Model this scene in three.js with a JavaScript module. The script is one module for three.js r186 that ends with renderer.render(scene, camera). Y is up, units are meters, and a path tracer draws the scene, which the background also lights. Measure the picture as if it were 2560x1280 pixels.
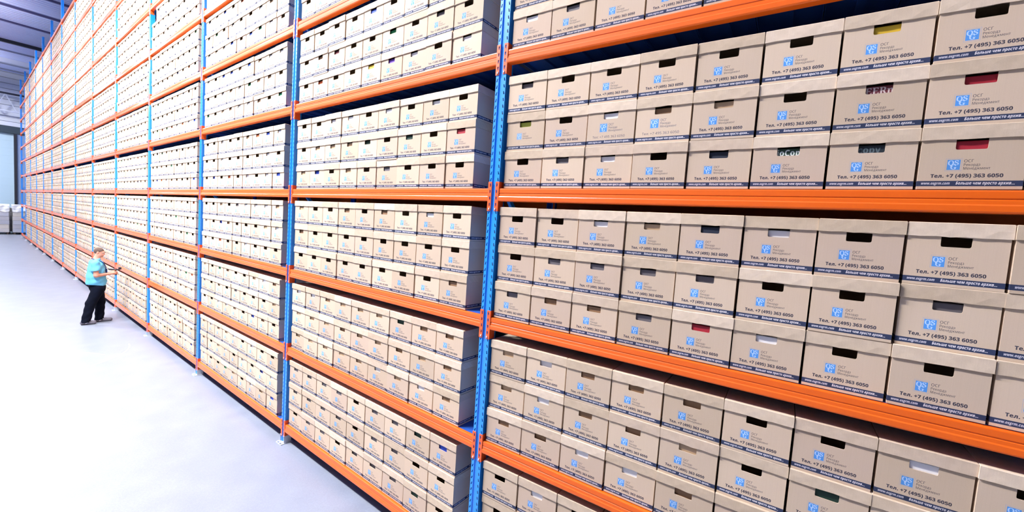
import * as THREE from 'three';
import { mergeGeometries } from 'three/addons/utils/BufferGeometryUtils.js';
import { RoundedBoxGeometry } from 'three/addons/geometries/RoundedBoxGeometry.js';
import { MarchingCubes } from 'three/addons/objects/MarchingCubes.js';
import { RectAreaLightUniformsLib } from 'three/addons/lights/RectAreaLightUniformsLib.js';

// ---------------------------------------------------------------- camera, light, exposure
const scene = new THREE.Scene();
const camera = new THREE.PerspectiveCamera(2 * Math.atan(640 / 1026.284) * 180 / Math.PI, 2, 0.05, 200);
camera.rotation.order = 'YXZ';
camera.position.set(2.0274, 2.973, 2.4548);
camera.rotation.set(-0.067294, 0.639755, 0.068437);
camera.updateMatrixWorld(true);
const renderer = new THREE.WebGLRenderer({ antialias: true });
renderer.toneMapping = THREE.LinearToneMapping;
renderer.toneMappingExposure = 1.05;
renderer.shadowMap.enabled = true;
RectAreaLightUniformsLib.init();
scene.background = new THREE.Color(0x000000);
const LAMP = { color: new THREE.Color().setRGB(1.0, 0.98, 0.965), power: 500, up: 300, rows: [4.6], xs: [-4.7, -6.7, -10.6, -19, -30.5, -43], y: 11.4 };

// ---------------------------------------------------------------- helpers
let seed = 7;
const rnd = () => { seed = (seed + 0x6d2b79f5) | 0; let t = Math.imul(seed ^ (seed >>> 15), 1 | seed); t = (t + Math.imul(t ^ (t >>> 7), 61 | t)) ^ t; return ((t ^ (t >>> 14)) >>> 0) / 4294967296; };
const rr = (a, b) => a + (b - a) * rnd();
const hash = (a, b, c, d) => { const s = Math.sin(a * 127.1 + b * 311.7 + c * 74.7 + d * 53.3) * 43758.5453; return s - Math.floor(s); };
const used = new Map();
const numbered = (n) => { const k = used.get(n) ?? 0; used.set(n, k + 1); return k ? n + '_' + String(k).padStart(3, '0') : n; };
function tag(o, label, category, group) { o.userData = { ...o.userData, label, category }; if (group) o.userData.group = group; return o; }
function thing(name, label, category, pos = [0, 0, 0], group) { const g = new THREE.Group(); g.name = numbered(name); g.position.set(...pos); scene.add(g); return tag(g, label, category, group); }
function part(name, geo, mat, parent) { const m = new THREE.Mesh(geo, mat); m.name = name; parent.add(m); return m; }
function struct(name, geo, mat, parent = scene) { const m = new THREE.Mesh(geo, mat); m.name = name; parent.add(m); if (parent === scene) m.userData.kind = 'structure'; return m; }
const bx = (w, h, d, x = 0, y = 0, z = 0) => new THREE.BoxGeometry(w, h, d).translate(x, y, z);
const span = (x0, x1, y0, y1, z0, z1) => bx(x1 - x0, y1 - y0, z1 - z0, (x0 + x1) / 2, (y0 + y1) / 2, (z0 + z1) / 2);
const merge = (gs) => mergeGeometries(gs.map((g) => { const n = g.index ? g.toNonIndexed() : g; for (const k of Object.keys(n.attributes)) if (!['position', 'normal', 'uv'].includes(k)) n.deleteAttribute(k); return n; }));
const std = (color, roughness = 0.6, extra = {}) => new THREE.MeshStandardMaterial({ color, roughness, ...extra });

// ---------------------------------------------------------------- textures
function noiseTexture(w, h, base, amp, streak, rep) {   // paper or concrete grain
  const d = new Uint8Array(w * h * 4), rows = [], cols = [];
  for (let i = 0; i < h; i++) rows.push(rr(-1, 1)); for (let i = 0; i < w; i++) cols.push(rr(-1, 1));
  const low = []; for (let i = 0; i < 17 * 17; i++) low.push(rr(-1, 1));
  for (let y = 0; y < h; y++) for (let x = 0; x < w; x++) {
    const u = x / w * 16, v = y / h * 16, i = u | 0, j = v | 0, fu = u - i, fv = v - j, L = (a, b) => low[(b % 16) * 16 + (a % 16)];
    const l = (L(i, j) * (1 - fu) + L(i + 1, j) * fu) * (1 - fv) + (L(i, j + 1) * (1 - fu) + L(i + 1, j + 1) * fu) * fv;
    const n = rr(-1, 1) * amp + cols[x] * streak[0] + rows[y] * streak[1] + l * amp * 0.8, o = (y * w + x) * 4;
    for (let c = 0; c < 3; c++) d[o + c] = Math.max(0, Math.min(255, base[c] + n));
    d[o + 3] = 255;
  }
  const t = new THREE.DataTexture(d, w, h); t.colorSpace = THREE.SRGBColorSpace; t.magFilter = t.minFilter = THREE.LinearFilter; t.wrapS = t.wrapT = THREE.RepeatWrapping; t.needsUpdate = true;
  if (rep) t.repeat.set(...rep);
  return t;
}
const KRAFT = [204, 181, 156];
const W = 0.318, H = 0.27, D = 0.42, LID = 0.059;            // an archive box: body width, height, depth, lid skirt
function printTexture(kind) {
  const c = document.createElement('canvas'); c.width = 2048; c.height = 860;
  const g = c.getContext('2d'), img = g.createImageData(2048, 860), cols = [];
  for (let i = 0; i < 2048; i++) cols.push(rr(-1, 1) * 2.2);
  for (let i = 0; i < 2048 * 860; i++) { const n = rr(-6, 6) + cols[i % 2048]; for (let k = 0; k < 3; k++) img.data[i * 4 + k] = KRAFT[k] + n; img.data[i * 4 + 3] = 255; }
  g.putImageData(img, 0, 0);
  const X = (f) => f * 1024, Y = (f) => 860 - f * 860;
  const fit = (s, font, size, x0, x1, base, color, bold = 0) => { g.font = font.replace('$', size); const w = g.measureText(s).width; g.save(); g.translate(X(x0), Y(base)); g.scale(X(x1 - x0) / w, 1); g.fillStyle = color; g.fillText(s, 0, 0); if (bold) { g.strokeStyle = color; g.lineWidth = bold; g.strokeText(s, 0, 0); } g.restore(); };
  g.fillStyle = '#283250'; g.fillRect(0, Y(0.132), 1024, 860 * 0.085); g.fillRect(1024, Y(0.132), 1024, 860 * 0.085);
  fit('www.osgrm.com', 'italic bold $px sans-serif', 50, 0.04, 0.33, 0.074, '#d9d5dc');
  fit('Больше чем просто архив...', 'italic bold $px sans-serif', 56, 0.385, 0.93, 0.074, '#e6e0e2');
  for (const [a, b, s] of [[1.04, 1.36, 'www.osgrm.com'], [1.42, 1.94, 'Больше чем просто архив...']]) fit(s, 'italic bold $px sans-serif', 52, a, b, 0.074, '#d9d5dc');
  const ink = kind === 0 ? '#3c3844' : '#4b4a5c', k = kind === 1 ? 1.18 : 1;
  const lx = 0.28, ly = kind === 1 ? 0.33 : 0.305, lw = 0.128 * k, lh = 0.16 * k;
  g.strokeStyle = '#8fa0c8'; g.lineWidth = 5; g.setLineDash([5, 5]); g.strokeRect(X(lx) - 15, Y(ly + lh) - 15, X(lw) + 30, lh * 860 + 30); g.setLineDash([]);
  g.fillStyle = kind === 2 ? '#7fa9dc' : '#4f92da'; g.fillRect(X(lx), Y(ly + lh), X(lw), lh * 860);
  g.fillStyle = '#b4d0f2'; const f = X(lw);
  g.font = `bold ${f * 0.68}px serif`; g.fillText('Q', X(lx) + f * 0.02, Y(ly + lh * 0.46)); g.fillText('S', X(lx) + f * 0.52, Y(ly + lh * 0.48)); g.fillText('G', X(lx) + f * 0.24, Y(ly + lh * 0.06));
  const tx = lx + lw + 0.03;
  fit('ОСГ', '$px sans-serif', 52 * k, tx, tx + 0.095 * k, ly + lh * 0.72, ink);
  fit('Рекордз', '$px sans-serif', 50 * k, tx, tx + 0.16 * k, ly + lh * 0.36, ink);
  fit('Менеджмент', '$px sans-serif', 50 * k, tx, tx + 0.255 * k, ly + lh * 0.01, ink);
  if (kind === 2) { g.strokeStyle = '#b8a68c'; g.lineWidth = 4; g.strokeRect(X(0.34), Y(0.26), X(0.3), 70); } else fit(kind === 1 ? 'Тел: +7 495 363 6050' : 'Тел. +7 (495) 363 6050', kind ? '$px sans-serif' : 'bold $px sans-serif', 66, 0.13, 0.82, 0.184, ink, kind ? 0 : 2.5);
  const t = new THREE.CanvasTexture(c); t.colorSpace = THREE.SRGBColorSpace; t.anisotropy = 8;
  return t;
}
const prints = [printTexture(0), printTexture(1), printTexture(2)];
const lidTex = noiseTexture(256, 256, [222, 201, 177], 6, [2.5, 0]);
function wordTexture(s, bg, fg) {
  const c = document.createElement('canvas'); c.width = 256; c.height = 192; const g = c.getContext('2d');
  g.fillStyle = bg; g.fillRect(0, 0, 256, 192); g.fillStyle = fg; g.font = s[0] === 'E' ? 'bold 44px serif' : 'bold 42px sans-serif'; g.fillText(s, 70, 37); g.fillText(s, 60, 150);
  const t = new THREE.CanvasTexture(c); t.colorSpace = THREE.SRGBColorSpace; return t;
}

// ---------------------------------------------------------------- materials
const TONES = [[1, 1, 1], [0.93, 0.92, 0.9], [1.07, 1.06, 1.05], [0.97, 0.95, 0.97], [1.12, 1.13, 1.13]].map((c) => new THREE.Color().setRGB(...c));
const bodyMats = prints.map((map) => TONES.map((color) => new THREE.MeshStandardMaterial({ map, color, roughness: 0.85 })));
const lidMats = [[0.86, 0.84, 0.8], [0.95, 0.94, 0.92], [0.78, 0.75, 0.7], [1.0, 1.0, 1.0], [0.84, 0.81, 0.79]].map((c) => new THREE.MeshStandardMaterial({ map: lidTex, color: new THREE.Color().setRGB(...c), roughness: 0.85 }));
const M = {
  blue: new THREE.MeshPhysicalMaterial({ color: 0x0e92fc, roughness: 0.4, clearcoat: 0.8, clearcoatRoughness: 0.2 }),
  orange: new THREE.MeshPhysicalMaterial({ color: 0xee640d, roughness: 0.5, specularIntensity: 0.5, clearcoat: 0.6, clearcoatRoughness: 0.12 }),
  connector: new THREE.MeshPhysicalMaterial({ color: 0xee5f22, roughness: 0.42, clearcoat: 0.3, clearcoatRoughness: 0.3 }),
  deck: std(0x1f4fa0, 0.5), steel: std(0xc9ccd2, 0.35, { metalness: 0.6 }), zinc: std(0xd4dae2, 0.4, { metalness: 0.2 }),
  skin: std(0xcb9078, 0.6), hair: std(0x5b473c, 0.9), shirt: std(0x62b2d4, 0.85), trousers: new THREE.MeshPhysicalMaterial({ color: 0x060a18, roughness: 0.9, specularIntensity: 0.25 }), shoe: std(0x6a6670, 0.7), white: std(0xeceaf0, 0.5), black: std(0x1b1a20, 0.45), lanyard: std(0x12346f, 0.7),
};
const FOLD = {   // what shows through the handle hole
  w: ['white papers', 'papers', 0xf8f6f8], t: ['tan folder', 'folder', 0xc6a682], b: ['brown folder', 'folder', 0x94704f], g: ['grey folder', 'folder', 0x6a6468], r: ['red folder', 'folder', 0xa81c2e], y: ['yellow folder', 'folder', 0xe0b930],
  l: ['green-yellow folder', 'folder', 0xb8bd4a], u: ['blue folder', 'folder', 0x2a4fc4], p: ['purple folder', 'folder', 0x6a3fb0], e: ['green folder', 'folder', 0x1f8a58], n: ['navy folder', 'folder', 0x1c2438], k: ['bottle-green folder', 'folder', 0x16382c], o: ['orange folder', 'folder', 0xdd6a3a], m: ['maroon folder', 'folder', 0x74303a],
};
const foldMats = Object.fromEntries(Object.entries(FOLD).map(([k, v]) => [k, std(v[2], 0.7)]));
foldMats.C = new THREE.MeshStandardMaterial({ map: wordTexture('ioCopy', '#1d3a2c', '#dfe6e2'), roughness: 0.6 }); FOLD.C = ['lettered ream', 'ream', 0x1d3a2c];
foldMats.D = new THREE.MeshStandardMaterial({ map: wordTexture('copy', '#18242c', '#5b6a70'), roughness: 0.6 }); FOLD.D = ['dark ream', 'ream', 0x18242c];
foldMats.E = new THREE.MeshStandardMaterial({ map: wordTexture('EERm', '#6a2a34', '#d8c8c4'), roughness: 0.6 }); FOLD.E = ['maroon ream', 'ream', 0x6a2a34];

// ---------------------------------------------------------------- the hall
const ROOM = { x0: -50, x1: 11, z0: -3.2, z1: 13, top: 12.5 };
const floorTex = noiseTexture(512, 512, [130, 137, 150], 5, [0, 0]);
{
  const g = span(ROOM.x0 - 0.3, ROOM.x1 + 0.3, -0.25, 0, ROOM.z0 - 0.3, ROOM.z1 + 0.3), p = g.attributes.position, uv = g.attributes.uv;
  for (let i = 0; i < p.count; i++) uv.setXY(i, p.getX(i) / 3, p.getZ(i) / 3);
  const floor = struct('floor', g, new THREE.MeshPhysicalMaterial({ map: floorTex, roughness: 0.42, clearcoat: 0.25, clearcoatRoughness: 0.3 }));
  const mark = std(0xc6cbd6, 0.7);                              // tyre scuffs on the floor
  for (const [x, z, r, a0, a1] of [[-9.5, 1.9, 1.5, 0.3, 1.5], [-9.8, 2.4, 2.1, 4.2, 5.0], [-8.4, 2.0, 1.2, 1.9, 2.7]]) {
    struct('scuff_mark', new THREE.RingGeometry(r, r + 0.025, 40, 1, a0, a1 - a0).rotateX(-Math.PI / 2).translate(x, 0.0015, z), mark, floor);
  }
  const wallM = std(0x5f646f, 0.7), lightSteel = std(0xcfd6ea, 0.5), darkSteel = std(0x23283a, 0.6);
  struct('wall_front', span(ROOM.x0, ROOM.x1, 0, ROOM.top + 0.2, ROOM.z1, ROOM.z1 + 0.3), wallM);
  struct('wall_back', span(ROOM.x0, ROOM.x1, 0, ROOM.top + 0.2, ROOM.z0 - 0.3, ROOM.z0), std(0x4a5066, 0.8));
  struct('wall_right', span(ROOM.x1, ROOM.x1 + 0.3, 0, ROOM.top + 0.2, ROOM.z0 - 0.3, ROOM.z1 + 0.3), std(0x484b55, 0.8));
  // ceiling: a corrugated steel deck, its ribs running across the aisle
  const s = new THREE.Shape(); s.moveTo(ROOM.x0, ROOM.top + 0.25); s.lineTo(ROOM.x0, ROOM.top);
  const pitch = 0.32; for (let x = ROOM.x0; x < ROOM.x1 - pitch; x += pitch) { s.lineTo(x + 0.12, ROOM.top); s.lineTo(x + 0.155, ROOM.top + 0.06); s.lineTo(x + 0.275, ROOM.top + 0.06); s.lineTo(x + 0.31, ROOM.top); }
  s.lineTo(ROOM.x1, ROOM.top); s.lineTo(ROOM.x1, ROOM.top + 0.25);
  const ceil = struct('ceiling', new THREE.ExtrudeGeometry(s, { depth: ROOM.z1 - ROOM.z0 + 0.6, bevelEnabled: false }).translate(0, 0, ROOM.z0 - 0.3), std(0xc6d2ff, 0.55));
  for (const x of [-49, -46.9, -45.7, -42.4, -34.9, -31.9, -28.9, -25.9, -22.9, -19.9, -16.9, -13.9, -10.9, -7.9, -4.9, -1.9, 1.1, 4.1, 7.1]) struct('purlin', span(x - 0.03, x + 0.03, ROOM.top - 0.1, ROOM.top, ROOM.z0, ROOM.z1), x < -42 ? std(0x8d94b0, 0.5) : std(0x4b4a78, 0.5), ceil);
  for (const [x, m] of [[-39.4, darkSteel], [-19.4, darkSteel]]) struct('roof_beam', merge([span(x - 0.1, x + 0.1, ROOM.top - 0.2, ROOM.top - 0.17, ROOM.z0, ROOM.z1), span(x - 0.02, x + 0.02, ROOM.top - 0.18, ROOM.top, ROOM.z0, ROOM.z1)]), m, ceil);
  struct('roof_beam', span(-45.35, -45.05, ROOM.top - 0.3, ROOM.top, ROOM.z0, ROOM.z1), lightSteel, ceil);
  // end wall: ribbed cladding, lintel and the pale roller door
  const endM = std(0xdfe5f2, 0.6), gs = [];
  const dz0 = -0.06, dz1 = 6.2, dTop = 7.75;
  const clad = (y0, y1, z0, z1) => { for (let y = y0; y < y1 - 0.01; y += 0.42) gs.push(new RoundedBoxGeometry(0.3, Math.min(0.4, y1 - y), z1 - z0, 1, 0.03).translate(ROOM.x0 - 0.15, y + Math.min(0.4, y1 - y) / 2, (z0 + z1) / 2)); };
  clad(dTop + 0.5, ROOM.top, ROOM.z0 - 0.3, ROOM.z1 + 0.3); clad(0, dTop + 0.5, dz1, ROOM.z1 + 0.3);
  gs.push(span(ROOM.x0 - 0.4, ROOM.x0 - 0.28, 0, ROOM.top, ROOM.z0 - 0.3, ROOM.z1 + 0.3));
  struct('wall_end', merge(gs), endM);
  struct('wall_end_column', span(ROOM.x0 - 0.3, ROOM.x0 + 0.1, 0, dTop + 0.5, ROOM.z0 - 0.3, dz0 - 0.13), std(0x7f93b8, 0.6));
  struct('trim_1', span(ROOM.x0 - 0.2, ROOM.x0 + 0.2, dTop, dTop + 0.55, ROOM.z0, dz1 + 0.3), std(0x2d3d48, 0.7));
  struct('trim_2', merge([span(ROOM.x0 - 0.2, ROOM.x0 + 0.22, 0, dTop, dz0 - 0.13, dz0), span(ROOM.x0 - 0.2, ROOM.x0 + 0.22, 0, dTop, dz1, dz1 + 0.2)]), std(0x141725, 0.6));
  const door = struct('door_1', span(ROOM.x0 - 0.16, ROOM.x0 - 0.12, 0, dTop, dz0, dz1), std(0xb3cedd, 0.6));
  const slat = new RoundedBoxGeometry(0.05, 0.6, dz1 - dz0, 1, 0.012);
  for (let i = 0; i < 13; i++) { const m = struct('door_panel', slat, door.material, door); m.position.set(ROOM.x0 - 0.1, 0.3 + i * 0.597, (dz0 + dz1) / 2); }
  // lattice girder before the end wall
  const lat = [span(-49.2, -49.05, 10.62, 10.75, ROOM.z0, ROOM.z1), span(-49.2, -49.05, 9.3, 9.4, ROOM.z0, ROOM.z1)];
  const girder = struct('trim_3', merge([lat[0]]), darkSteel); struct('lower_chord', lat[1], lightSteel, girder);
  const webs = []; for (let z = ROOM.z0; z < ROOM.z1; z += 1.1) for (const q of [1, -1]) webs.push(bx(0.06, 1.45, 0.06).rotateX(q * 0.4).translate(-49.12, 10, z + (q < 0 ? 0.55 : 0)));
  struct('lattice_web', merge(webs), lightSteel, girder);
}

// ceiling lamps over the aisle (outside the frame; they light the hall)
{
  const glow = new THREE.MeshStandardMaterial({ color: 0xffffff, emissive: LAMP.color, emissiveIntensity: 6 });
  const house = merge([span(-0.9, 0.9, 0.02, 0.12, -0.3, 0.3), span(-0.9, 0.9, -0.05, 0.02, -0.31, -0.28), span(-0.9, 0.9, -0.05, 0.02, 0.28, 0.31)]), rod = merge([bx(0.02, 1.0, 0.02, -0.92, 0.6), bx(0.02, 1.0, 0.02, 0.92, 0.6)]);
  const hm = std(0xdadde4, 0.4);
  LAMP.rows.forEach((z, r) => LAMP.xs.forEach((x) => {
    const t = thing('ceiling_lamp', r ? 'long white ceiling lamp in the farther row above the hall floor' : 'long white ceiling lamp hanging in the row above the rack aisle', 'lamp', [x, LAMP.y, z], r ? 'ceiling lamps in the far row' : 'ceiling lamps above the aisle');
    part('housing', house, hm, t); part('diffuser', span(-0.88, 0.88, -0.02, 0.0, -0.27, 0.27), glow, t); part('upper_diffuser', span(-0.88, 0.88, 0.125, 0.14, -0.27, 0.27), glow, t); part('hanger', rod, hm, t);
    const l = new THREE.RectAreaLight(LAMP.color, LAMP.power, 1.76, 0.54); l.position.y = -0.03; l.rotation.x = -Math.PI / 2; t.add(l);
    const u = new THREE.RectAreaLight(LAMP.color, LAMP.up, 1.76, 0.54); u.position.y = 0.16; u.rotation.x = Math.PI / 2; t.add(u);
  }));
}

// ---------------------------------------------------------------- the rack
const B = 3.2839, KINK = 0.05236, UC = -0.0185, UW = 0.097;      // bay length; the near bay stands slightly out of line
const PLATE_TOP = [0.303, 1.321, 2.32, 3.32, 4.349, 5.325, 6.28, 7.22, 8.14, 9.07, 10.06];
const ROW_H = [0.285, 0.274, 0.285, 0.276, 0.272, 0.27, 0.266, 0.262, 0.265, 0.262, 0.2];
const BT = 0.05, BB = 0.148, PH = 0.225, RACK_D = 0.92, TOP_Y = 10.8, FAR = 13;
const rack = thing('storage_rack', 'long tall blue and orange storage rack packed with archive boxes', 'rack');
const frameAt = (n) => n < 0 ? [B * Math.cos(KINK), -B * Math.sin(KINK), KINK] : [-n * B, 0, 0];
const set = (m, x, y, z, a) => { m.position.set(x * Math.cos(a) + z * Math.sin(a), y, -x * Math.sin(a) + z * Math.cos(a)); m.rotation.y = a; return m; };
function slotModule(x0, x1, dir, h) {                            // a strip of the upright with one slanted slot
  const s = new THREE.Shape([[x0, 0], [x1, 0], [x1, h], [x0, h]].map((q) => new THREE.Vector2(...q)));
  const c = (x0 + x1) / 2, o = new THREE.Path([[-0.0052 + 0.004 * dir, h * 0.3], [0.0052 + 0.004 * dir, h * 0.27], [0.005 - 0.003 * dir, h * 0.78], [-0.002 - 0.003 * dir, h * 0.78]].map(([x, y]) => new THREE.Vector2(c + x, y)));
  s.holes.push(o); return new THREE.ExtrudeGeometry(s, { depth: 0.003, bevelEnabled: false }).translate(0, 0, -0.003);
}
function uprightGeo(slots) {
  const L = -UW / 2, g = [];
  if (slots) { const a = slotModule(L, -0.021, -1, 0.05), b = slotModule(0.021, -L, 1, 0.05); for (let y = 0.06; y < TOP_Y - 0.05; y += 0.05) g.push(a.clone().translate(0, y, 0), b.clone().translate(0, y, 0)); g.push(span(L, -0.021, 0.01, 0.06, -0.003, 0), span(0.021, -L, 0.01, 0.06, -0.003, 0)); }
  else g.push(span(L, -0.021, 0.01, TOP_Y, -0.003, 0), span(0.021, -L, 0.01, TOP_Y, -0.003, 0));
  const prof = (pts) => new THREE.ExtrudeGeometry(new THREE.Shape(pts.map((q) => new THREE.Vector2(...q))), { depth: TOP_Y - 0.01, bevelEnabled: false }).rotateX(-Math.PI / 2).translate(0, 0.01, 0);
  g.push(prof([[-0.021, 0], [-0.014, 0.009], [0.014, 0.009], [0.021, 0], [0.021, 0.003], [0.014, 0.012], [-0.014, 0.012], [-0.021, 0.003]]));   // recessed web
  g.push(span(L, L + 0.003, 0.01, TOP_Y, -0.075, -0.003), span(-L - 0.003, -L, 0.01, TOP_Y, -0.075, -0.003), span(L, L + 0.018, 0.01, TOP_Y, -0.078, -0.075), span(-L - 0.018, -L, 0.01, TOP_Y, -0.078, -0.075));
  return merge(g);
}
const upNear = uprightGeo(true), upFar = uprightGeo(false);
const basePlate = merge([span(-0.065, 0.065, 0, 0.008, -0.1, 0.055), span(-0.055, -0.05, 0.008, 0.1, -0.08, 0.012), span(0.05, 0.055, 0.008, 0.1, -0.08, 0.012), new THREE.CylinderGeometry(0.012, 0.012, 0.02, 6).translate(0.03, 0.016, 0.045), new THREE.CylinderGeometry(0.012, 0.012, 0.02, 6).translate(-0.03, 0.016, 0.045)]);
const braces = []; for (let y = 0.35, k = 0; y < TOP_Y - 0.3; y += 1.0, k++) {
  braces.push(span(-0.02, 0.02, y, y + 0.04, -RACK_D, -0.06));
  if (y + 1 < TOP_Y) { const len = Math.hypot(RACK_D - 0.08, 0.96); braces.push(bx(0.03, 0.035, len).rotateX((k % 2 ? 1 : -1) * Math.atan2(0.96, RACK_D - 0.08)).translate(0, y + 0.52, -RACK_D / 2 - 0.03)); }
}
const braceGeo = merge(braces), rearUp = merge([span(-0.045, 0.045, 0.01, TOP_Y, -RACK_D - 0.003, -RACK_D), span(-0.045, -0.042, 0.01, TOP_Y, -RACK_D, -RACK_D + 0.07), span(0.042, 0.045, 0.01, TOP_Y, -RACK_D, -RACK_D + 0.07)]);
for (let n = -1; n <= FAR; n++) {
  const [x, z, a] = frameAt(n), up = part('upright', n <= 4 ? upNear : upFar, M.blue, rack);
  up.position.set(x + UC * Math.cos(a), 0, z - UC * Math.sin(a)); up.rotation.y = a;
  part('base_plate', basePlate, M.zinc, up); part('rear_upright', rearUp, M.blue, up); part('frame_brace', braceGeo, M.blue, up);
}
// beams with their hooked end connectors
const beamShape = new THREE.Shape([[-0.05, 0], [-0.006, 0], [-0.0015, -0.002], [0, -0.007], [0, -0.034], [-0.003, -0.037], [-0.003, -0.041], [0, -0.044], [0.0005, -0.06], [0.004, -0.066], [0.004, -0.09], [0.002, -0.096], [-0.003, -0.098], [-0.05, -0.098]].map((q) => new THREE.Vector2(...q)));
const BEAM_X0 = 0.033, BEAM_X1 = B - 0.07;
const beamGeo = new THREE.ExtrudeGeometry(beamShape, { depth: BEAM_X1 - BEAM_X0, bevelEnabled: false }).rotateY(Math.PI / 2).scale(1, 1, -1).translate(BEAM_X0, 0, 0);
{ const ix = beamGeo.index, p = beamGeo.attributes; const flip = (arr, n) => { for (let i = 0; i < arr.length; i += 3 * n) for (let c = 0; c < n; c++) { const t = arr[i + c]; arr[i + c] = arr[i + 2 * n + c]; arr[i + 2 * n + c] = t; } }; if (ix) flip(ix.array, 1); else { flip(p.position.array, 3); flip(p.normal.array, 3); flip(p.uv.array, 2); } beamGeo.computeVertexNormals(); }
function connectorGeo(s) {                                        // s = 1 on the left end of a beam, -1 on the right end; y from 0 (top) down
  const sh = new THREE.Shape([[0, 0], [0.03, 0], [0.03, -PH], [0, -PH]].map((q) => new THREE.Vector2(...q)));
  for (let i = 0; i < 5; i++) { const y = -0.018 - i * 0.05, c = 0.0125; sh.holes.push(new THREE.Path([[-0.003, -0.019], [0.0045, -0.021], [0.007, 0.002], [0.001, 0.008], [-0.006, 0.002]].map(([px, py]) => new THREE.Vector2(c + px, Math.max(-PH + 0.002, Math.min(-0.003, y + py)))))); }
  const g = merge([new THREE.ExtrudeGeometry(sh, { depth: 0.004, bevelEnabled: false }).translate(0, 0, 0.0005), span(0.03, 0.034, -PH, 0, -0.062, 0.0045)]);
  if (s > 0) return g;
  g.scale(-1, 1, 1); const flip = (arr, n) => { for (let i = 0; i < arr.length; i += 3 * n) for (let c = 0; c < n; c++) { const t = arr[i + c]; arr[i + c] = arr[i + 2 * n + c]; arr[i + 2 * n + c] = t; } };
  flip(g.attributes.position.array, 3); flip(g.attributes.uv.array, 2); g.computeVertexNormals(); return g;
}
const conL = connectorGeo(1), conR = connectorGeo(-1), clip = new RoundedBoxGeometry(0.009, 0.014, 0.01, 1, 0.002);
const rearBeam = span(BEAM_X0, BEAM_X1, -0.098, 0, -RACK_D, -RACK_D + 0.045);
const panelW = (BEAM_X1 - BEAM_X0) / 10;
const deckPanel = merge([span(0.002, panelW - 0.002, -0.004, 0, -RACK_D + 0.05, -0.03), span(0.002, 0.006, -0.034, -0.004, -RACK_D + 0.05, -0.052), span(panelW - 0.006, panelW - 0.002, -0.034, -0.004, -RACK_D + 0.05, -0.052), span(panelW / 2 - 0.02, panelW / 2 + 0.02, -0.02, -0.004, -RACK_D + 0.05, -0.052)]);
const deckAll = merge(Array.from({ length: 10 }, (_, i) => deckPanel.clone().translate(BEAM_X0 + i * panelW, 0, 0)));
for (let b = 0; b <= FAR; b++) {
  const [x, z, a] = b === 0 ? [0, 0, KINK] : [-b * B, 0, 0];
  PLATE_TOP.forEach((py, l) => {
    const beam = part('beam', beamGeo, M.orange, rack); beam.position.set(x, py - BT, z); beam.rotation.y = a;
    const c1 = part('connector', conL, M.connector, beam); c1.position.set(0.0, BT, 0);
    const c2 = part('connector', conR, M.connector, beam); c2.position.set(B - 0.037, BT, 0);
    if (b < 3) for (const cx of [0.0115, B - 0.0485]) { const k = part('safety_clip', clip, M.white, beam); k.position.set(cx, BT - PH + 0.016, 0.006); }
    part('rear_beam', rearBeam, M.orange, beam);
    if (b === FAR || l === PLATE_TOP.length - 1) return;
    if (b < 2 && l < 6) for (let i = 0; i < 10; i++) { const d = part('deck_panel', deckPanel, M.deck, beam); d.position.set(BEAM_X0 + i * panelW, 0.003, 0); }
    else part('deck', deckAll, M.deck, beam).position.y = 0.004;
  });
}

// ---------------------------------------------------------------- archive boxes
const RIM = H - LID;                                              // lower edge of the lid
function bodyGeo() {
  const s = new THREE.Shape([[-W / 2, 0], [W / 2, 0], [W / 2, H - 0.003], [-W / 2, H - 0.003]].map((q) => new THREE.Vector2(...q)));
  const h = new THREE.Path(), x0 = -0.05, x1 = 0.047, y0 = 0.168, y1 = RIM + 0.008, r = 0.008;
  h.moveTo(x0, y1); h.lineTo(x0, y0 + r); h.quadraticCurveTo(x0, y0, x0 + r, y0); h.lineTo(x1 - r, y0); h.quadraticCurveTo(x1, y0, x1, y0 + r); h.lineTo(x1, y1); h.closePath(); s.holes.push(h);
  const g = merge([new THREE.ExtrudeGeometry(s, { depth: 0.004, bevelEnabled: false, curveSegments: 3 }).translate(0, 0, -0.004),
    span(-W / 2, -W / 2 + 0.004, 0, H - 0.003, -D, -0.004), span(W / 2 - 0.004, W / 2, 0, H - 0.003, -D, -0.004), span(-W / 2 + 0.004, W / 2 - 0.004, 0, 0.004, -D, -0.004), span(-W / 2 + 0.004, W / 2 - 0.004, 0, H - 0.003, -D, -D + 0.004)]);
  const p = g.attributes.position, n = g.attributes.normal, uv = g.attributes.uv;
  for (let i = 0; i < p.count; i++) {
    const x = p.getX(i), y = p.getY(i), z = p.getZ(i), nx = n.getX(i);
    if (n.getZ(i) > 0.9 && z > -0.001) uv.setXY(i, (x / W + 0.5) * 0.5, y / H);
    else if (Math.abs(nx) > 0.9 && Math.abs(x) > W / 2 - 0.001) uv.setXY(i, 0.5 + (nx > 0 ? -z / D : 1 + z / D) * 0.5, y / H);
    else uv.setXY(i, 0.6 + Math.abs(z) * 0.5, 0.4 + y);
  }
  return g;
}
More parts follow.
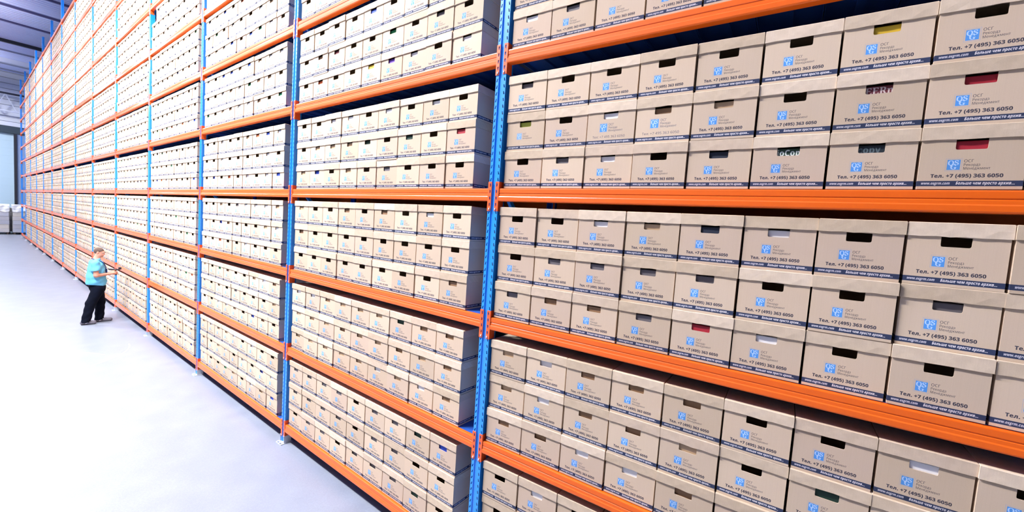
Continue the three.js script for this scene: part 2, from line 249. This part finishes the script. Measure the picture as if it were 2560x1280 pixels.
function lidGeo(sd) {
  const hw = 0.1632, zf = 0.007, zb = -D - 0.0035, ring = (w, f, b, y, wave) => {
    const o = []; const edge = (ax, az, bx_, bz, n) => { for (let i = 0; i < n; i++) { const t = i / n; o.push([ax + (bx_ - ax) * t, y + wave * (hash(sd, i, ax * 9, az * 7) - 0.5) * (i ? 1 : 0.4), az + (bz - az) * t + wave * 0.4 * (hash(sd, i + 9, ax, y * 99) - 0.5) * (i ? 1 : 0)]); } };
    edge(-w, f, w, f, 7); edge(w, f, w, b, 4); edge(w, b, -w, b, 2); edge(-w, b, -w, f, 4); return o;
  };
  const T = 0.004, rings = [ring(hw - T, zf - T, zb + T, 0.02, 0), ring(hw - T, zf - T, zb + T, 0, 0.005), ring(hw, zf, zb, 0, 0.005), ring(hw, zf, zb, LID * 0.5, 0.003), ring(hw - 0.0004, zf - 0.0004, zb, LID - 0.003, 0.002), ring(hw - 0.003, zf - 0.003, zb + 0.003, LID, 0.001)];
  const P = [], U = [], tri = (...q) => q.forEach((v) => { P.push(v[0], v[1], v[2]); U.push((v[0] + sd * 0.37) / 0.25, (v[1] - v[2] * 0.9) / 0.25); });
  for (let k = 0; k < rings.length - 1; k++) for (let i = 0, n = rings[k].length; i < n; i++) { const j = (i + 1) % n, a = rings[k], c = rings[k + 1]; tri(a[i], a[j], c[j]); tri(a[i], c[j], c[i]); }
  const top = rings[rings.length - 1], mid = [0, LID + 0.001, (zf + zb) / 2]; for (let i = 0; i < top.length; i++) tri(top[i], top[(i + 1) % top.length], mid);
  const g = new THREE.BufferGeometry(); g.setAttribute('position', new THREE.Float32BufferAttribute(P, 3)); g.setAttribute('uv', new THREE.Float32BufferAttribute(U, 2)); g.computeVertexNormals(); return g;
}
const BODY = bodyGeo(), LIDS = [1, 2, 3, 4, 5].map(lidGeo);
const FOLDER = new RoundedBoxGeometry(0.23, 0.2, 0.06, 2, 0.006), ROLL = new THREE.CylinderGeometry(0.02, 0.02, 0.2, 14).rotateZ(Math.PI / 2);
// contents of the two near bays, rows from the top, boxes from the left ("." an empty-looking dark hole, "1".."3" dark with a little showing)
const SEEN = {
  '0,4': ['.........', '....g....', 'wg.......'], '0,3': ['g.....y.n', 'l.wbt.Er.', '.gw.nCDr.'.replace(' ', '')], '0,2': ['..wtnw...', '.gggg..g.', 'gbbgrw...'], '0,1': ['twbbb..w.', 'twbbt.k..', 'bbwwb....'], '0,0': ['.w.b.....', '.........', '.........'],
  '1,6': ['.........', '..t......', '.w..t....'], '1,5': ['....u...g', '...ow.e.g', '.o..yp.w.'].map((s) => s.slice(0, 9)), '1,4': ['....u..g.', '.bm..e.g.', '.o..ypw.w'], '1,3': ['..ww.w.w.', '.tttk.k.r', 'tu.t.g...'], '1,2': ['t..b.b.w.', 'b........', '........b'], '1,1': ['wwbtttkbb', 'tttbttbtb', 'tttttwtwb'], '1,0': ['gggg.ggku', 'gggg.gg..', '.gg.gggk.'],
};
const boxes = [];
const tmpV = new THREE.Vector3();
const localX = (b, s, y, z) => b === 0 ? [s * Math.cos(KINK) + z * Math.sin(KINK), y, -s * Math.sin(KINK) + z * Math.cos(KINK), KINK] : [-b * B + s, y, z, 0];
for (let b = 0; b < FAR; b++) for (let l = 0; l < 10; l++) {
  const shelf = PLATE_TOP[l] - BT + 0.005, h = ROW_H[l], off = (hash(b, l, 3, 1) - 0.5) * 0.014;
  for (let row = 2; row >= 0; row--) for (let i = 0; i < 9; i++) {
    if (b > 1 && row === 0 && hash(b, l, i, 41) < 0.0015) continue;
    const pitch = 0.3285, s = 0.048 + off + pitch * (i + 0.5) + (hash(b, l, row, i) - 0.5) * 0.005 + (b ? 0.02 : 0), q = hash(i, row, l, b + 5);
    const y = shelf + (2 - row) * h, z = -0.022 + (hash(b + 2, l, row, i) - 0.5) * 0.012;
    const code = SEEN[b + ',' + l]?.[row]?.[i] ?? '....gtbwwt..tw.oue'[Math.floor(hash(b, l, row + 7, i) * 18)];
    const [px, py, pz, a] = localX(b, s, y, z);
    // share of the picture it fills
    let x0 = 9, x1 = -9, y0 = 9, y1 = -9, ok = true;
    for (const [dx, dy] of [[-0.16, 0], [0.16, 0], [-0.16, h], [0.16, h]]) { const w = localX(b, s + dx, y + dy, z); tmpV.set(w[0], w[1], w[2]).applyMatrix4(camera.matrixWorldInverse); if (tmpV.z > -0.05) { ok = false; break; } const ux = -tmpV.x / tmpV.z * 1026.284, uy = -tmpV.y / tmpV.z * 1026.284; x0 = Math.min(x0 === 9 ? ux : x0, ux); x1 = Math.max(x1 === -9 ? ux : x1, ux); y0 = Math.min(y0 === 9 ? uy : y0, uy); y1 = Math.max(y1 === -9 ? uy : y1, uy); }
    const area = ok ? Math.max(0, Math.min(x1, 1280) - Math.max(x0, -1280)) * Math.max(0, Math.min(y1, 640) - Math.max(y0, -640)) : 0;
    boxes.push({ b, l, row, i, p: [px, py, pz], a: a + (hash(l, b, i, row + 3) - 0.5) * 0.009, sy: h / (H + 0.001), code, q, area });
  }
}
boxes.sort((u, v) => v.area - u.area);
const ORD = ['first', 'second', 'third', 'fourth', 'fifth', 'sixth', 'seventh', 'eighth', 'ninth'], ROWN = ['top', 'middle', 'bottom'], BAY = ['rightmost bay', 'second bay', 'third bay', 'fourth bay'];
const SHELF = ['third shelf under eye-level', 'second shelf under eye-level', 'first shelf under eye-level', 'eye-level shelf', 'first shelf over eye-level', 'second shelf over eye-level', 'third shelf over eye-level', 'fourth shelf over eye-level'];
const proto = new THREE.Group();
const near = boxes.slice(0, 300), rest = boxes.slice(300);
const foldAt = (k, q) => [(q - 0.5) * 0.05, 0.108, -0.037 - 0.007 * hash(q, 4, 5, 6)];
for (const o of near) {
  const kind = o.b === 0 && o.l === 3 && o.row === 1 && o.i === 0 ? 2 : o.b === 0 && o.l === 3 && o.row === 1 && (o.i === 2 || o.i === 3) ? 1 : 0;
  const tone = Math.floor(o.q * 5) % 5, white = o.b === 0 && o.l === 2 && o.row === 2 && o.i === 4;
  const g = proto.clone(); g.name = numbered('archive_box'); scene.add(g); g.position.set(...o.p); g.rotation.y = o.a; g.scale.y = o.sy;
  const where = `${BAY[o.b]}, ${SHELF[o.l]}, ${ROWN[o.row]} row, ${ORD[o.i]} from left`;
  tag(g, `${o.code === '.' ? 'archive box with dark hole' : 'archive box showing ' + FOLD[o.code][0]}, ${where}`, 'box', 'archive boxes on the rack');
  part('body', BODY, bodyMats[kind][tone], g);
  const ld = part('lid', LIDS[Math.floor(hash(o.i, o.l, o.row, o.b) * 5)], lidMats[white ? 3 : Math.floor(hash(o.l, o.i, o.b, o.row) * 5)], g); ld.position.y = H - LID;
  if (o.code !== '.') {
    const [name, cat] = FOLD[o.code], f = new THREE.Mesh(FOLDER, foldMats[o.code]); f.name = numbered(name.replace(/-/g, '_').replace(/ /g, '_'));
    const [fx, fy, fz] = foldAt(o.code, o.q); const lx = 'CDEr'.includes(o.code) ? 0 : fx, lz = fz + ('CDEry'.includes(o.code) ? 0.002 : 0);
    f.position.set(o.p[0] + lx * Math.cos(o.a) + lz * Math.sin(o.a), o.p[1] + fy * o.sy, o.p[2] - lx * Math.sin(o.a) + lz * Math.cos(o.a)); f.rotation.y = o.a; scene.add(f);
    tag(f, `${name} in box, ${where}`, cat, 'contents of the archive boxes');
  }
}
{ // the rest of the archive boxes, too many to count
  const g = new THREE.Group(); g.name = 'distant_archive_boxes'; g.userData = { kind: 'stuff', label: 'hundreds of small archive boxes filling the distant bays and shelves', category: 'boxes' }; scene.add(g);
  const whiteM = (map) => new THREE.MeshStandardMaterial({ map, roughness: 0.85 });
  const d = new THREE.Object3D(), col = new THREE.Color();
  const inst = (name, geo, mat, list, f) => { const m = new THREE.InstancedMesh(geo, mat, list.length); m.name = name; m.userData.kind = 'stuff'; list.forEach((o, k) => { d.position.set(...o.p); d.rotation.set(0, o.a, 0); d.scale.set(1, o.sy, 1); f(o, d, col); d.updateMatrix(); m.setMatrixAt(k, d.matrix); m.setColorAt(k, col); }); g.add(m); };
  inst('box_bodies', BODY, whiteM(prints[0]), rest, (o, dd, c) => c.copy(TONES[Math.floor(o.q * 5) % 5]));
  inst('box_lids', LIDS[0], whiteM(lidTex), rest, (o, dd, c) => { dd.position.y += (H - LID) * o.sy; c.copy(lidMats[Math.floor(hash(o.l, o.i, o.b, o.row) * 5)].color); });
  inst('box_contents', FOLDER, std(0xffffff, 0.7), rest.filter((o) => o.code !== '.'), (o, dd, c) => { const [fx, fy, fz] = foldAt(o.code, o.q); dd.position.set(o.p[0] + fx * Math.cos(o.a) + fz * Math.sin(o.a), o.p[1] + fy * o.sy, o.p[2] - fx * Math.sin(o.a) + fz * Math.cos(o.a)); c.setHex(FOLD[o.code][2]); });
}

// ---------------------------------------------------------------- pallets by the end wall
{
  const wood = std(0x3a2e26, 0.8), pal = (() => { const g = []; for (let i = 0; i < 7; i++) g.push(bx(1.0, 0.02, 0.11, 0, 0.134, -0.5 + i * 0.167)); for (const z of [-0.5, 0, 0.5]) { g.push(bx(1.0, 0.02, 0.1, 0, 0.01, z)); for (const x of [-0.45, 0, 0.45]) g.push(bx(0.1, 0.104, 0.1, x, 0.072, z)); } return merge(g); })();
  const cols = [0xb9b4b4, 0xa7a6b0, 0xc4bdb4, 0xb0b3c2, 0x9fa2b2].map((c) => std(c, 0.45)), darkLoad = std(0x4a423f, 0.6), film = new THREE.MeshPhysicalMaterial({ color: 0xffffff, roughness: 0.18, transmission: 0.85, thickness: 0, ior: 1.45 });
  const crumple = () => { const g = new THREE.BoxGeometry(1.04, 0.5, 1.2, 10, 6, 12).translate(0, 1.8, 0), p = g.attributes.position; for (let i = 0; i < p.count; i++) { const x = p.getX(i), y = p.getY(i), z = p.getZ(i), e = 0.022 * Math.sin(y * 31 + z * 5) + 0.018 * Math.sin(z * 17 + y * 9); p.setXYZ(i, x + (x > 0 ? e : -e), y + (y < 1.56 ? 0.06 * Math.sin(z * 8 + x * 3) : 0.012 * Math.sin(z * 13 + x * 11)), z * (1 + 0.012 * Math.sin(y * 23))); } g.computeVertexNormals(); return g; };
  [['left', 1.0, -46.1], ['right', -0.33, -46.1], ['rear', 0.36, -47.5]].forEach(([side, z, px], k) => {
    const p = thing('pallet', ['wooden pallet under the wrapped load at the left edge', 'wooden pallet under the wrapped load beside the rack end', 'wooden pallet behind the gap between the two front loads'][k], 'pallet', [px, 0, z]); part('deck_board', pal, wood, p);
    const t = thing('wrapped_load', ['film-wrapped grey load on a pallet at the left edge', 'film-wrapped grey load on a pallet beside the rack end', 'dark wrapped load seen in the gap between the two front loads'][k], 'pallet load', [px, 0.146, z]);
    for (let r = 0; r < 6; r++) for (let c = 0; c < 2; c++) { const m = part('carton', new RoundedBoxGeometry(0.98, 0.29, 0.57, 2, 0.02), k === 2 ? darkLoad : cols[(r * 2 + c * 3 + k) % 5], t); m.position.set(rr(-0.02, 0.02), 0.147 + r * 0.296, (c - 0.5) * 0.585 + rr(-0.01, 0.01)); }
    if (k < 2) part('top_sheet', crumple(), std(0xf1f3f8, 0.5), t);
    part('stretch_film', new RoundedBoxGeometry(1.07, 1.82, 1.22, 3, 0.05).translate(0, 0.915, 0), film, t);
  });
}

// ---------------------------------------------------------------- the man with the scanner
function fieldMesh(f, lo, hi, res) {
  const size = Math.max(hi[0] - lo[0], hi[1] - lo[1], hi[2] - lo[2]), c = lo.map((v, i) => (v + hi[i]) / 2), mc = new MarchingCubes(res, new THREE.MeshBasicMaterial(), false, false, 200000);
  mc.isolation = 0; const half = res / 2;
  for (let z = 0; z < res; z++) for (let y = 0; y < res; y++) for (let x = 0; x < res; x++) mc.field[x + y * res + z * res * res] = -f(c[0] + (x - half) / half * size / 2, c[1] + (y - half) / half * size / 2, c[2] + (z - half) / half * size / 2);
  mc.update();
  const n = mc.count, p = new Float32Array(mc.positionArray.subarray(0, n * 3)), nn = new Float32Array(mc.normalArray.subarray(0, n * 3));
  for (let i = 0; i < n; i++) for (let k = 0; k < 3; k++) p[i * 3 + k] = c[k] + p[i * 3 + k] * size / 2;
  const g = new THREE.BufferGeometry(); g.setAttribute('position', new THREE.BufferAttribute(p, 3)); g.setAttribute('normal', new THREE.BufferAttribute(nn, 3)); g.setAttribute('uv', new THREE.BufferAttribute(new Float32Array(n * 2), 2)); return g;
}
const cap = (x, y, z, a, b, ra, rb) => { const dx = b[0] - a[0], dy = b[1] - a[1], dz = b[2] - a[2], t = Math.max(0, Math.min(1, ((x - a[0]) * dx + (y - a[1]) * dy + (z - a[2]) * dz) / (dx * dx + dy * dy + dz * dz))); return Math.hypot(x - a[0] - dx * t, y - a[1] - dy * t, z - a[2] - dz * t) - (ra + (rb - ra) * t); };
const ell = (x, y, z, c, r) => { const k = Math.hypot((x - c[0]) / r[0], (y - c[1]) / r[1], (z - c[2]) / r[2]); return (k - 1) * Math.min(...r); };
const smin = (a, b, k) => { const h = Math.max(k - Math.abs(a - b), 0) / k; return Math.min(a, b) - h * h * k / 4; };
{
  const man = thing('person', 'man in a turquoise shirt and dark trousers holding a scanner', 'person', [-11.82, 0, 0.5]);
  const J = { hr: [0.095, 0.92, 0.02], kr: [0.1, 0.5, 0.155], ar: [0.11, 0.1, 0.235], hl: [-0.095, 0.92, 0.01], kl: [-0.09, 0.49, -0.035], al: [-0.085, 0.1, -0.03], sr: [0.185, 1.465, 0.085], er: [0.235, 1.185, 0.08], wr: [0.1, 1.2, -0.18], sl: [-0.185, 1.465, 0.05], el: [-0.225, 1.19, 0.0], wl: [-0.07, 1.19, -0.2], neck: [0, 1.52, 0.07], head: [0.0, 1.715, -0.012] };
  const fingers = []; // each: knuckle chain, curled round the scanner grip
  const hand = (w, s) => {
    const palm = [w[0] - s * 0.035, w[1] + 0.012, w[2] - 0.075], list = [];
    for (let i = 0; i < 4; i++) { const k = [palm[0] - s * 0.012, palm[1] + 0.03 - i * 0.02, palm[2] - 0.018], len = [0.9, 1, 0.95, 0.78][i]; const m = [k[0] - s * 0.025 * len, k[1] - 0.002, k[2] - 0.032 * len], e = [m[0] - s * 0.03 * len, m[1] - 0.004, m[2] + 0.006]; list.push([k, m, 0.0095, 0.009], [m, e, 0.009, 0.0075]); }
    const t0 = [palm[0] + s * 0.004, palm[1] + 0.03, palm[2] + 0.03], t1 = [t0[0] - s * 0.012, t0[1] + 0.026, t0[2] - 0.026], t2 = [t1[0] - s * 0.012, t1[1] + 0.008, t1[2] - 0.028];
    list.push([t0, t1, 0.0125, 0.0105], [t1, t2, 0.0105, 0.009]);
    return { w, palm, list };
  };
  const hands = [hand(J.wr, 1), hand(J.wl, -1)];
  const handField = (hd) => (x, y, z) => { let d = smin(cap(x, y, z, hd.w, hd.palm, 0.026, 0.03), ell(x, y, z, hd.palm, [0.022, 0.043, 0.045]), 0.02); for (const [a, b, ra, rb] of hd.list) d = smin(d, cap(x, y, z, a, b, ra, rb), 0.006); return d; };
  // head turned a little towards the camera and bent down
  const R = new THREE.Matrix4().makeRotationFromEuler(new THREE.Euler(-0.22, -0.42, 0, 'YXZ')), Ri = R.clone().invert(), hv = new THREE.Vector3();
  const toHead = (x, y, z) => hv.set(x - J.head[0], y - J.head[1], z - J.head[2]).applyMatrix4(Ri).multiplyScalar(1 / 0.89);
  const headField = (x, y, z) => {
    const v = toHead(x, y, z), a = v.x, b = v.y, c = v.z;
    let d = ell(a, b, c, [0, 0.025, 0.015], [0.076, 0.094, 0.098]);
    d = smin(d, ell(a, b, c, [0, -0.055, -0.028], [0.06, 0.066, 0.066]), 0.04);
    d = smin(d, cap(a, b, c, [0, 0.008, -0.083], [0, -0.03, -0.106], 0.011, 0.015), 0.018);          // nose
    d = smin(d, ell(a, b, c, [0, 0.022, -0.078], [0.055, 0.012, 0.016]), 0.02);                        // brow
    d = smin(d, ell(a, b, c, [0, -0.062, -0.084], [0.026, 0.011, 0.012]), 0.012);                      // lips
    d = smin(d, ell(a, b, c, [0, -0.1, -0.07], [0.026, 0.02, 0.022]), 0.02);                           // chin
    for (const s of [-1, 1]) { d = smin(d, ell(a, b, c, [s * 0.077, -0.008, 0.018], [0.012, 0.032, 0.02]), 0.008); d = Math.max(d, -ell(a, b, c, [s * 0.031, 0.0, -0.094], [0.017, 0.011, 0.014])); }
    return d;
  };
  const bodyField = (x, y, z) => {
    let d = headField(x, y, z);
    d = smin(d, cap(x, y, z, [0, 1.48, 0.08], [0, 1.63, 0.02], 0.062, 0.055), 0.04);
    d = smin(d, ell(x, y, z, [0, 1.3, 0.05], [0.16, 0.2, 0.11]), 0.08); d = smin(d, ell(x, y, z, [0, 1.02, 0.05], [0.15, 0.2, 0.12]), 0.08);
    for (const [s, e, w] of [[J.sr, J.er, J.wr], [J.sl, J.el, J.wl]]) { d = smin(d, cap(x, y, z, s, e, 0.056, 0.045), 0.04); d = smin(d, cap(x, y, z, e, w, 0.046, 0.028), 0.02); }
    for (const [h, k, a] of [[J.hr, J.kr, J.ar], [J.hl, J.kl, J.al]]) { d = smin(d, cap(x, y, z, h, k, 0.08, 0.055), 0.05); d = smin(d, cap(x, y, z, k, a, 0.055, 0.038), 0.02); }
    return d;
  };
  const inBox = (x, y, z, lo, hi) => x > lo[0] && x < hi[0] && y > lo[1] && y < hi[1] && z > lo[2] && z < hi[2];
  const body = merge([
    fieldMesh((x, y, z) => Math.max(bodyField(x, y, z) + Math.max(0, y - 1.49) * 0.12, y - 1.535), [-0.5, 0, -0.5], [0.5, 1.75, 0.5], 118),
    fieldMesh((x, y, z) => Math.max(bodyField(x, y, z), 1.5 - y), [-0.17, 1.49, -0.2], [0.17, 1.85, 0.16], 76),
    fieldMesh(handField(hands[0]), [-0.06, 1.1, -0.34], [0.18, 1.3, -0.14], 64), fieldMesh(handField(hands[1]), [-0.16, 1.1, -0.36], [0.1, 1.3, -0.16], 64)]);
  const bodyMesh = part('body', body, M.skin, man);
  part('hair', fieldMesh((x, y, z) => { const v = toHead(x, y, z); const d = ell(v.x, v.y, v.z, [0, 0.03, 0.02], [0.082, 0.099, 0.102]) + 0.0012 * Math.sin(v.x * 330) * Math.sin(v.z * 290 + v.y * 310); const line = Math.max(0.045 - v.y - (v.z + 0.05) * 0.75, (-0.045 - v.y) * 1.0); const ear = -ell(v.x, v.y, v.z, [v.x > 0 ? 0.08 : -0.08, -0.015, 0.012], [0.03, 0.045, 0.03]); return Math.max(d, line, ear); }, [-0.15, 1.6, -0.16], [0.15, 1.87, 0.14], 60), M.hair, man);
  for (const s of [-1, 1]) { const e = part('eye', new THREE.SphereGeometry(0.009, 12, 8), M.white, man); hv.set(s * 0.031, 0.001, -0.081).multiplyScalar(0.89).applyMatrix4(R); e.position.set(J.head[0] + hv.x, J.head[1] + hv.y, J.head[2] + hv.z); const q = part('pupil', new THREE.SphereGeometry(0.0048, 8, 6), M.black, e); hv.set(0, -0.001, -0.0062).applyMatrix4(R); q.position.copy(hv); }
  const fold = (x, y, z) => 0.004 * Math.sin(y * 38 + z * 22 + x * 11) + 0.003 * Math.sin(y * 17 - z * 45);
  part('shirt', fieldMesh((x, y, z) => {
    let d = ell(x, y, z, [0, 1.33, 0.045], [0.205, 0.24, 0.145]);
    d = smin(d, ell(x, y, z, [0, 1.1, 0.05], [0.205, 0.26, 0.165]), 0.08); d = smin(d, cap(x, y, z, [0, 1.0, 0.045], [0, 0.86, 0.045], 0.165, 0.17), 0.08);
    for (const [s, e] of [[J.sr, J.er], [J.sl, J.el]]) { const m = s.map((v, i) => v + (e[i] - v) * 0.62), n = [m[0] - s[0], m[1] - s[1], m[2] - s[2]], l = Math.hypot(...n); let k = cap(x, y, z, s, [s[0] + n[0] * 1.3, s[1] + n[1] * 1.3, s[2] + n[2] * 1.3], 0.072, 0.08); k = Math.max(k, ((x - m[0]) * n[0] + (y - m[1]) * n[1] + (z - m[2]) * n[2]) / l); d = smin(d, k, 0.045); }
    d = smin(d, cap(x, y, z, [0, 1.47, 0.075], [0, 1.565, 0.05], 0.082, 0.075), 0.05);
    d += fold(x, y, z);
    d = Math.max(d, 0.93 + 0.02 * Math.sin(z * 9) - y, y - 1.56 + (0.06 - z) * -0.25);
    return d;
  }, [-0.36, 0.88, -0.3], [0.36, 1.62, 0.34], 84), M.shirt, man);
  part('trousers', fieldMesh((x, y, z) => {
    let d = ell(x, y, z, [0, 0.88, 0.025], [0.175, 0.16, 0.15]);
    for (const [h, k, a] of [[J.hr, J.kr, J.ar], [J.hl, J.kl, J.al]]) { d = smin(d, cap(x, y, z, [h[0], 0.84, h[2]], k, 0.118, 0.09), 0.04); d = smin(d, cap(x, y, z, k, [a[0], 0.04, a[2] + 0.012], 0.09, 0.082), 0.03); }
    d += 0.005 * Math.sin(y * 42 + z * 30) * Math.max(0, 1 - y); return Math.max(d, 0.055 - y, y - 0.99);
  }, [-0.3, 0.0, -0.26], [0.3, 1.05, 0.36], 100), M.trousers, man);
  for (const [a, t, yaw] of [[J.ar, 0.19, 0], [J.al, 0.235, 0.05]]) {
    const f = (x, y, z) => { let d = cap(x, y, z, [0, 0.05, 0.04], [0, 0.04, -t + 0.05], 0.05, 0.048); d = smin(d, cap(x, y, z, [0, 0.06, 0.02], [0, 0.1, 0.0], 0.042, 0.044), 0.03); return Math.max(d, 0.004 - y, y - 0.115, Math.abs(x) - 0.052); };
    const s = part('shoe', fieldMesh(f, [-0.14, -0.02, -0.24], [0.14, 0.14, 0.12], 60), M.shoe, man); s.position.set(a[0], 0, a[2] + 0.01); s.rotation.y = -yaw;
    part('sole', new RoundedBoxGeometry(0.086, 0.016, t + 0.045, 2, 0.007).translate(0, 0.008, -t / 2 + 0.05), M.black, s);
    part('stripe', bx(0.107, 0.016, 0.085, 0, 0, 0).rotateX(0.55).translate(0, 0.055, -0.03), M.white, s);
  }
  const curve = (pts) => new THREE.TubeGeometry(new THREE.CatmullRomCurve3(pts.map((q) => new THREE.Vector3(...q))), 40, 0.009, 6);
  part('lanyard', merge([curve([[0.0, 1.572, 0.122], [0.07, 1.555, 0.09], [0.11, 1.5, -0.03], [0.09, 1.4, -0.098], [0.05, 1.28, -0.118], [0.02, 1.2, -0.125]]), curve([[0.0, 1.572, 0.122], [-0.07, 1.555, 0.09], [-0.11, 1.5, -0.03], [-0.09, 1.4, -0.098], [-0.05, 1.28, -0.118], [0.02, 1.2, -0.125]]), new RoundedBoxGeometry(0.055, 0.085, 0.012, 2, 0.004).translate(0.02, 1.27, -0.135)]), M.lanyard, man);
  // scanner held in both hands
  const sc = thing('barcode_scanner', 'black pistol-grip barcode scanner held in the hands of the man', 'scanner', [-11.81, 1.245, 0.24]);
  part('casing', merge([new RoundedBoxGeometry(0.075, 0.032, 0.2, 2, 0.012).rotateX(-0.13).translate(0, 0.045, 0), new RoundedBoxGeometry(0.085, 0.06, 0.05, 2, 0.014).rotateX(-0.1).translate(0, 0.07, -0.11)]), M.black, sc);
  part('grip', new RoundedBoxGeometry(0.034, 0.15, 0.042, 2, 0.014).rotateX(0.2).translate(0, -0.025, -0.025), M.black, sc);
  part('screen', new RoundedBoxGeometry(0.055, 0.004, 0.09, 1, 0.001).rotateX(-0.13).translate(0, 0.064, 0.03), std(0x3a4a60, 0.2), sc);
}

scene.traverse((o) => { if (o.isMesh) { o.castShadow = true; o.receiveShadow = true; } });
renderer.render(scene, camera);
